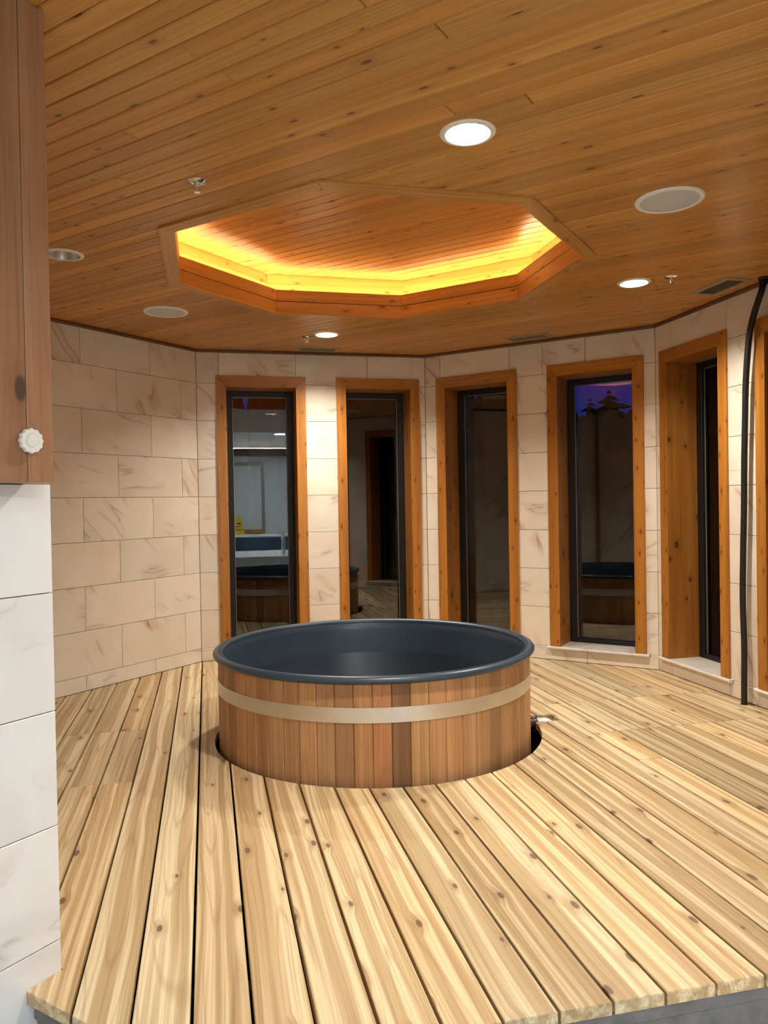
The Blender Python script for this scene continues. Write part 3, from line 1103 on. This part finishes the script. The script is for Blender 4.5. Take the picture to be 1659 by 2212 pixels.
def make_speaker(x, y, label):
    root = empty('ceiling_speaker', (x, y, ZC))
    tag(root, label, 'speaker', 'round ceiling speakers')
    link('rim', lathe_mesh([(0.128, -0.006), (0.134, -0.0095), (0.147, -0.008), (0.1525, -0.0005)], 64), M['whiteplastic'], root)
    link('grille', lathe_mesh([(0.0, -0.0085), (0.10, -0.0075), (0.1285, -0.0045), (0.1285, -0.0005)], 48, angle=60), M['grille'], root)


make_speaker(1.113, -1.24, 'large white round speaker with grey grille at upper right')
make_speaker(-1.210, 1.19, 'white round ceiling speaker above the plain marble wall at left')


def make_sprinkler(x, y, label):
    root = empty('sprinkler', (x, y, ZC))
    tag(root, label, 'sprinkler', 'ceiling sprinklers')
    link('escutcheon', lathe_mesh([(0.0, -0.006), (0.014, -0.006), (0.022, -0.010), (0.034, -0.005), (0.040, -0.0005)], 32), M['chrome'], root)
    link('body', lathe_mesh([(0.0, -0.006), (0.011, -0.006), (0.011, -0.018), (0.006, -0.022), (0.004, -0.040), (0.0, -0.040)], 16), M['chrome'], root)
    for sx in (-1, 1):
        link('arm', tube_mesh([(sx * 0.010, 0, -0.016), (sx * 0.0125, 0, -0.028), (sx * 0.008, 0, -0.040), (0, 0, -0.044)], 0.0022, 8), M['chrome'], root)
    bm = bmesh.new()
    vs1, vs2 = [], []
    for i in range(24):
        r = 0.015 if i % 2 == 0 else 0.0115
        a = 2 * PI * i / 24
        vs1.append(bm.verts.new((r * math.cos(a), r * math.sin(a), -0.044)))
        vs2.append(bm.verts.new((r * math.cos(a), r * math.sin(a), -0.0455)))
    bm.faces.new(vs1); bm.faces.new(vs2[::-1])
    for i in range(24):
        bm.faces.new((vs1[i], vs1[(i + 1) % 24], vs2[(i + 1) % 24], vs2[i]))
    link('deflector', to_mesh(bm), M['chrome'], root)


make_sprinkler(-0.972, -1.052, 'chrome sprinkler hanging from the ceiling left of the lit recess')
make_sprinkler(-0.142, 1.865, 'tiny dark sprinkler beside the small lamp above the windows')
make_sprinkler(1.838, -0.158, 'sprinkler between the right lamp and the right vent')


def make_vent(x, y, rz, label):
    root = empty('air_vent', (x, y, ZC), rz)
    tag(root, label, 'vent', 'bronze ceiling vents')
    L, W = 0.187, 0.098
    bm = bmesh.new()
    o1 = [(-L, -W), (L, -W), (L, W), (-L, W)]
    o2 = [(-L + 0.012, -W + 0.012), (L - 0.012, -W + 0.012), (L - 0.012, W - 0.012), (-L + 0.012, W - 0.012)]
    o3 = [(-L + 0.034, -W + 0.034), (L - 0.034, -W + 0.034), (L - 0.034, W - 0.034), (-L + 0.034, W - 0.034)]
    rg = [[bm.verts.new((a, b, z)) for a, b in oo] for oo, z in ((o1, -0.0005), (o1, -0.004), (o2, -0.008), (o3, -0.007), (o3, -0.001))]
    for a, b in zip(rg[:-1], rg[1:]):
        for i in range(4):
            bm.faces.new((a[i], a[(i + 1) % 4], b[(i + 1) % 4], b[i]))
    link('frame', to_mesh(bm), M['vent'], root)
    sl = box_mesh(-L + 0.036, L - 0.036, -0.0045, 0.0045, -0.0008, 0.0008)
    sl.materials.append(M['ventdark'])
    for i in range(11):
        link('slat', sl, None, root, (0, -0.058 + i * 0.0116, -0.0045), (math.radians(35), 0, 0))
    link('duct', box_mesh(-L + 0.034, L - 0.034, -W + 0.034, W - 0.034, -0.0015, -0.0005), M['blackframe'], root)


make_vent(0.018, 2.335, 0, 'flat bronze vent above the pier between the first two windows')
make_vent(1.672, 1.600, math.radians(-45), 'flat bronze vent above the fourth window')
make_vent(2.285, -0.020, math.radians(-90), 'large bronze vent near the hose at right')

# ------------------------------------------------------------------ black corrugated hose
hp = [(2.432, -0.014, -0.30), (2.432, -0.014, 0.02), (2.434, -0.018, 0.37), (2.435, -0.008, 0.67), (2.435, -0.016, 0.97), (2.434, -0.030, 1.27), (2.433, -0.039, 1.57),
      (2.432, -0.053, 1.87), (2.430, -0.067, 2.105), (2.426, -0.105, 2.365), (2.422, -0.157, 2.50), (2.421, -0.225, 2.623), (2.421, -0.250, 2.69)]
sp = spline(hp, 24)
fine = []
for a, b in zip(sp[:-1], sp[1:]):
    fine += [a, a.lerp(b, 0.5)]
fine.append(sp[-1])
rad = []
for i in range(len(fine)):
    tt = i / (len(fine) - 1)
    r = 0.0195 + (0.0009 if i % 2 else -0.0009)
    if tt > 0.955: r += 0.010 * (tt - 0.955) / 0.045
    rad.append(r)
hose = empty('flexible_hose', (2.432, -0.014, 0.0))
tag(hose, 'black corrugated hose running from deck to ceiling beside the right windows', 'hose')
hm = link('tube', tube_mesh([p - Vector((2.432, -0.014, 0.0)) for p in fine], rad, 14), M['hose'], hose)
link('collar', lathe_mesh([(0.020, 2.686), (0.032, 2.690), (0.034, 2.7055), (0.0, 2.7055)], 24), M['hose'], hose, (-0.011, -0.236, 0.0))

# ------------------------------------------------------------------ entry hall behind the photographer (seen in the window reflections)
hf = link('floor_entry', boxes_mesh([(-2.5, 2.5, -6.2, -2.475, -0.36, -0.30)]), M['halltile'])
tag(hf, 'pale stone floor of the entry hall in front of the deck', 'floor', kind='structure')
o = link('wall_entry_left', box_mesh(-2.62, -2.50, -10.1, -1.06, -0.36, 3.1), M['plaster'])
tag(o, 'white entry hall wall left of the photographer', 'wall', kind='structure')
o = link('wall_entry_right', box_mesh(1.245, 1.36, -10.1, -2.70, -0.36, 3.1), M['plaster'])
tag(o, 'white entry hall wall right of the photographer', 'wall', kind='structure')
bw = link('wall_entry_back', boxes_mesh([(-2.62, 2.62, -10.22, -10.1, -0.36, 3.1)]), M['plaster'])
tag(bw, 'white hall wall with a door, reflected in the leftmost window', 'wall', kind='structure')
o = link('ceiling_entry', boxes_mesh([(-2.62, 2.62, -10.1, -4.705, 2.96, 3.02), (-2.62, 2.62, -4.72, -4.705, ZC, 2.96)]), M['plaster'])
tag(o, 'white hall ceiling reflected near the top of the leftmost window', 'ceiling', kind='structure')
o = link('trim_7', boxes_mesh([(-2.5, 1.24, -10.1, -9.90, 2.60, 2.78)]), M['crown'])
tag(o, 'dark beam on the hall wall, reflected in the leftmost window', 'beam', kind='structure')
o = link('added_light_strip', boxes_mesh([(-2.4, 1.2, -9.975, -9.955, 2.782, 2.790)]), M['added_glow'])  # glowing strip added to brighten the wall band above the beam
tag(o, 'added white glowing strip over the hall beam, reflected in the leftmost window', 'light')
GH = 'hall ceiling lamps'
for (x, y), lb in (((0.68, -7.55), 'bright oval hall lamp reflected in the leftmost window'), ((-1.35, -5.75), 'hall ceiling lamp behind the photographer on the left'), ((0.75, -5.6), 'hall ceiling lamp behind the photographer on the right')):
    make_hall_lamp(x, y, M['lens_hall'] if y < -7 else M['lens_near'], lb, GH, 2.9595)
# raised pool surround with dark step risers
ps = empty('pool_surround', (0, -7.5, -0.30))
tag(ps, 'white raised pool surround with dark risers, reflected in the leftmost window', 'pool surround')
link('deck', box_mesh(-2.49, 1.24, -0.55, 1.55, 0.0, 0.585, 0.01), M['plaster'], ps)
link('riser', box_mesh(-2.49, 1.24, -1.5, -0.56, 0.0, 0.895, 0.01), M['liner'], ps)
link('ledge', box_mesh(-2.49, 1.24, -1.52, -0.60, 0.896, 0.92, 0.006), M['plaster'], ps)
link('platform', box_mesh(-2.49, 1.24, -2.59, -1.52, 0.0, 0.90), M['plaster'], ps)
dr = empty('door_1', (-0.10, -10.1, 0.62))
tag(dr, 'white hall door with wooden threshold, reflected in the leftmost window', 'door', kind='structure')
link('leaf', box_mesh(-0.55, 0.52, 0.002, 0.04, 0.09, 1.72, 0.004), M['plaster'], dr)
link('threshold', box_mesh(-0.62, 0.60, 0.002, 0.05, 0.0, 0.085), M['pine'], dr)
link('door_frame', boxes_mesh([(-0.62, -0.555, 0.001, 0.05, 0.09, 1.80), (0.525, 0.60, 0.001, 0.05, 0.09, 1.80), (-0.555, 0.525, 0.001, 0.05, 1.725, 1.80)]), M['bead'], dr)
link('handle', tube_mesh([(0.46, 0.06, 0.78), (0.46, 0.10, 0.78), (0.36, 0.10, 0.78)], 0.012, 10), M['chrome'], dr)
sg = empty('wet_floor_sign', (-0.19, -9.55, 0.605))
tag(sg, 'yellow wet floor sign reflected in the leftmost window', 'sign')
for s_ in (-1, 1):
    bm = bmesh.new()
    pts_ = [(-0.13, 0.0), (0.13, 0.0), (0.075, 0.46), (-0.075, 0.46)]
    a = [bm.verts.new((x, s_ * (0.13 - 0.26 * z), z)) for x, z in pts_]
    b = [bm.verts.new((x, s_ * (0.13 - 0.26 * z) - s_ * 0.012, z)) for x, z in pts_]
    bm.faces.new(a); bm.faces.new(b[::-1])
    for i in range(4):
        bm.faces.new((a[i], a[(i + 1) % 4], b[(i + 1) % 4], b[i]))
    link('panel', to_mesh(bm), M['yellow'], sg)
link('marking', boxes_mesh([(-0.06, 0.06, 0.083, 0.088, 0.20, 0.215), (-0.07, 0.07, 0.103, 0.108, 0.12, 0.135), (-0.04, 0.045, 0.065, 0.07, 0.26, 0.30)]), M['ink'], sg)
for x, y, z, lb in ((0.62, -6.6, 0.285, 'arched chrome pool handrail reflected at right in the leftmost window'), (-0.50, -6.6, 0.285, 'chrome pool handrail reflected beside the yellow sign')):
    hr_ = empty('handrail', (x, y, z))
    tag(hr_, lb, 'handrail', 'chrome pool handrails')
    arc = [(0, -0.25, 0)] + [(0, -0.25 * math.cos(i / 12 * PI), 0.28 + 0.18 * math.sin(i / 12 * PI)) for i in range(13)] + [(0, 0.25, 0)]
    link('rail', tube_mesh(arc, 0.02, 12), M['chrome'], hr_)
    for yy in (-0.25, 0.25):
        link('flange', lathe_mesh([(0.0, 0.012), (0.035, 0.010), (0.04, 0.0005)], 20), M['chrome'], hr_, (0, yy, 0))

# ------------------------------------------------------------------ outside: dark trees against the dusk
gr = link('ground', boxes_mesh([(-40, 40, 3.2, 60, -1.2, -1.0), (2.9, 40, -40, 3.2, -1.2, -1.0)]), M['ground'])
tag(gr, 'dark night ground outside the windows', 'ground', kind='structure')


def make_tree(x, y, h, w, seed, label):
    r = random.Random(seed)
    root = empty('conifer', (x, y, -1.0))
    tag(root, label, 'tree', 'dark conifers outside the windows')
    link('trunk', tube_mesh([(0, 0, 0), (0.03, 0.02, h * 0.5), (0, 0, h * 0.97)], [0.13, 0.09, 0.015], 8), M['bark'], root)
    bm = bmesh.new()
    n = 34
    for k in range(n):
        f = k / (n - 1)
        z = h * (0.10 + 0.88 * f)
        rr_ = w * (1 - f) ** 0.8 + 0.05
        m = 9
        for i in range(m):
            a = 2 * PI * i / m + r.uniform(-0.25, 0.25)
            L = rr_ * r.uniform(0.35, 1.25)
            tip = Vector((L * math.cos(a), L * math.sin(a), z - L * r.uniform(-0.25, 0.45)))
            root_ = Vector((0, 0, z + 0.12))
            side = Vector((-math.sin(a), math.cos(a), 0)) * (0.34 * L + 0.05)
            mid_ = root_.lerp(tip, 0.55)
            v = [bm.verts.new(p) for p in (root_, mid_ + side - Vector((0, 0, 0.12 * L)), tip, mid_ - side - Vector((0, 0, 0.12 * L)), mid_ + Vector((0, 0, 0.10 * L)))]
            for q in ((0, 1, 4), (1, 2, 4), (2, 3, 4), (3, 0, 4), (0, 3, 1), (1, 3, 2)):
                bm.faces.new([v[j] for j in q])
    link('foliage', to_mesh(bm), M['needles'], root)


CX, CY = -0.959, -4.351


def skyline(az):
    e = 0.185
    if az > 25.0: e = 0.104
    if 23.5 < az <= 25.0: e = 0.185 - 0.075 * (az - 23.5) / 1.5
    if az > 33.0: e = 0.125
    if az > 55.0: e = 0.125 + 0.012 * (min(az, 75.0) - 55.0)
    for c, hw, lowest in ((2.9, 1.0, 0.116), (19.9, 1.0, 0.128)):
        k = abs(az - c) / hw
        if k < 1: e = min(e, lowest + (0.185 - lowest) * k)
    return e


bm = bmesh.new()
rh = random.Random(5)
prev = None
N = 1300
for i in range(N):
    az = -22 + 225 * i / (N - 1)
    D = 15.5 + 0.5 * math.sin(i * 0.21)
    ca, sa = math.sin(math.radians(az)), math.cos(math.radians(az))
    top = 1.36 + D * (skyline(az) + rh.uniform(-0.006, 0.006))
    tz = 1.36 + D * 0.10
    col_ = []
    for d, z in ((-0.9, -1.05), (-1.0, 0.6), (-0.6, tz * 0.9), (0.0, top), (0.7, tz * 0.8), (0.9, -1.05)):
        col_.append(bm.verts.new((CX + (D + d) * ca, CY + (D + d) * sa, z)))
    if prev:
        for a, b in zip(range(5), range(1, 6)):
            bm.faces.new((prev[a], prev[b], col_[b], col_[a]))
    prev = col_
woods = link('tree_line', to_mesh(bm, smooth=True), M['needles'])
tag(woods, 'black mass of woodland outside the windows under the dusk sky', 'woodland', kind='stuff')
for i, (az, D, e, w, lb) in enumerate(((29.45, 24.0, 0.1345, 3.6, 'pointed conifer silhouette against the blue dusk in the fourth window'),
                                       (28.15, 31.5, 0.126, 3.0, 'smaller conifer silhouette left of the pointed one in the fourth window'),
                                       (35.5, 36, 0.120, 3.0, 'conifer top at the right edge of the fourth window'))):
    make_tree(CX + D * math.sin(math.radians(az)), CY + D * math.cos(math.radians(az)), 2.36 + D * e, w, 40 + i, lb)
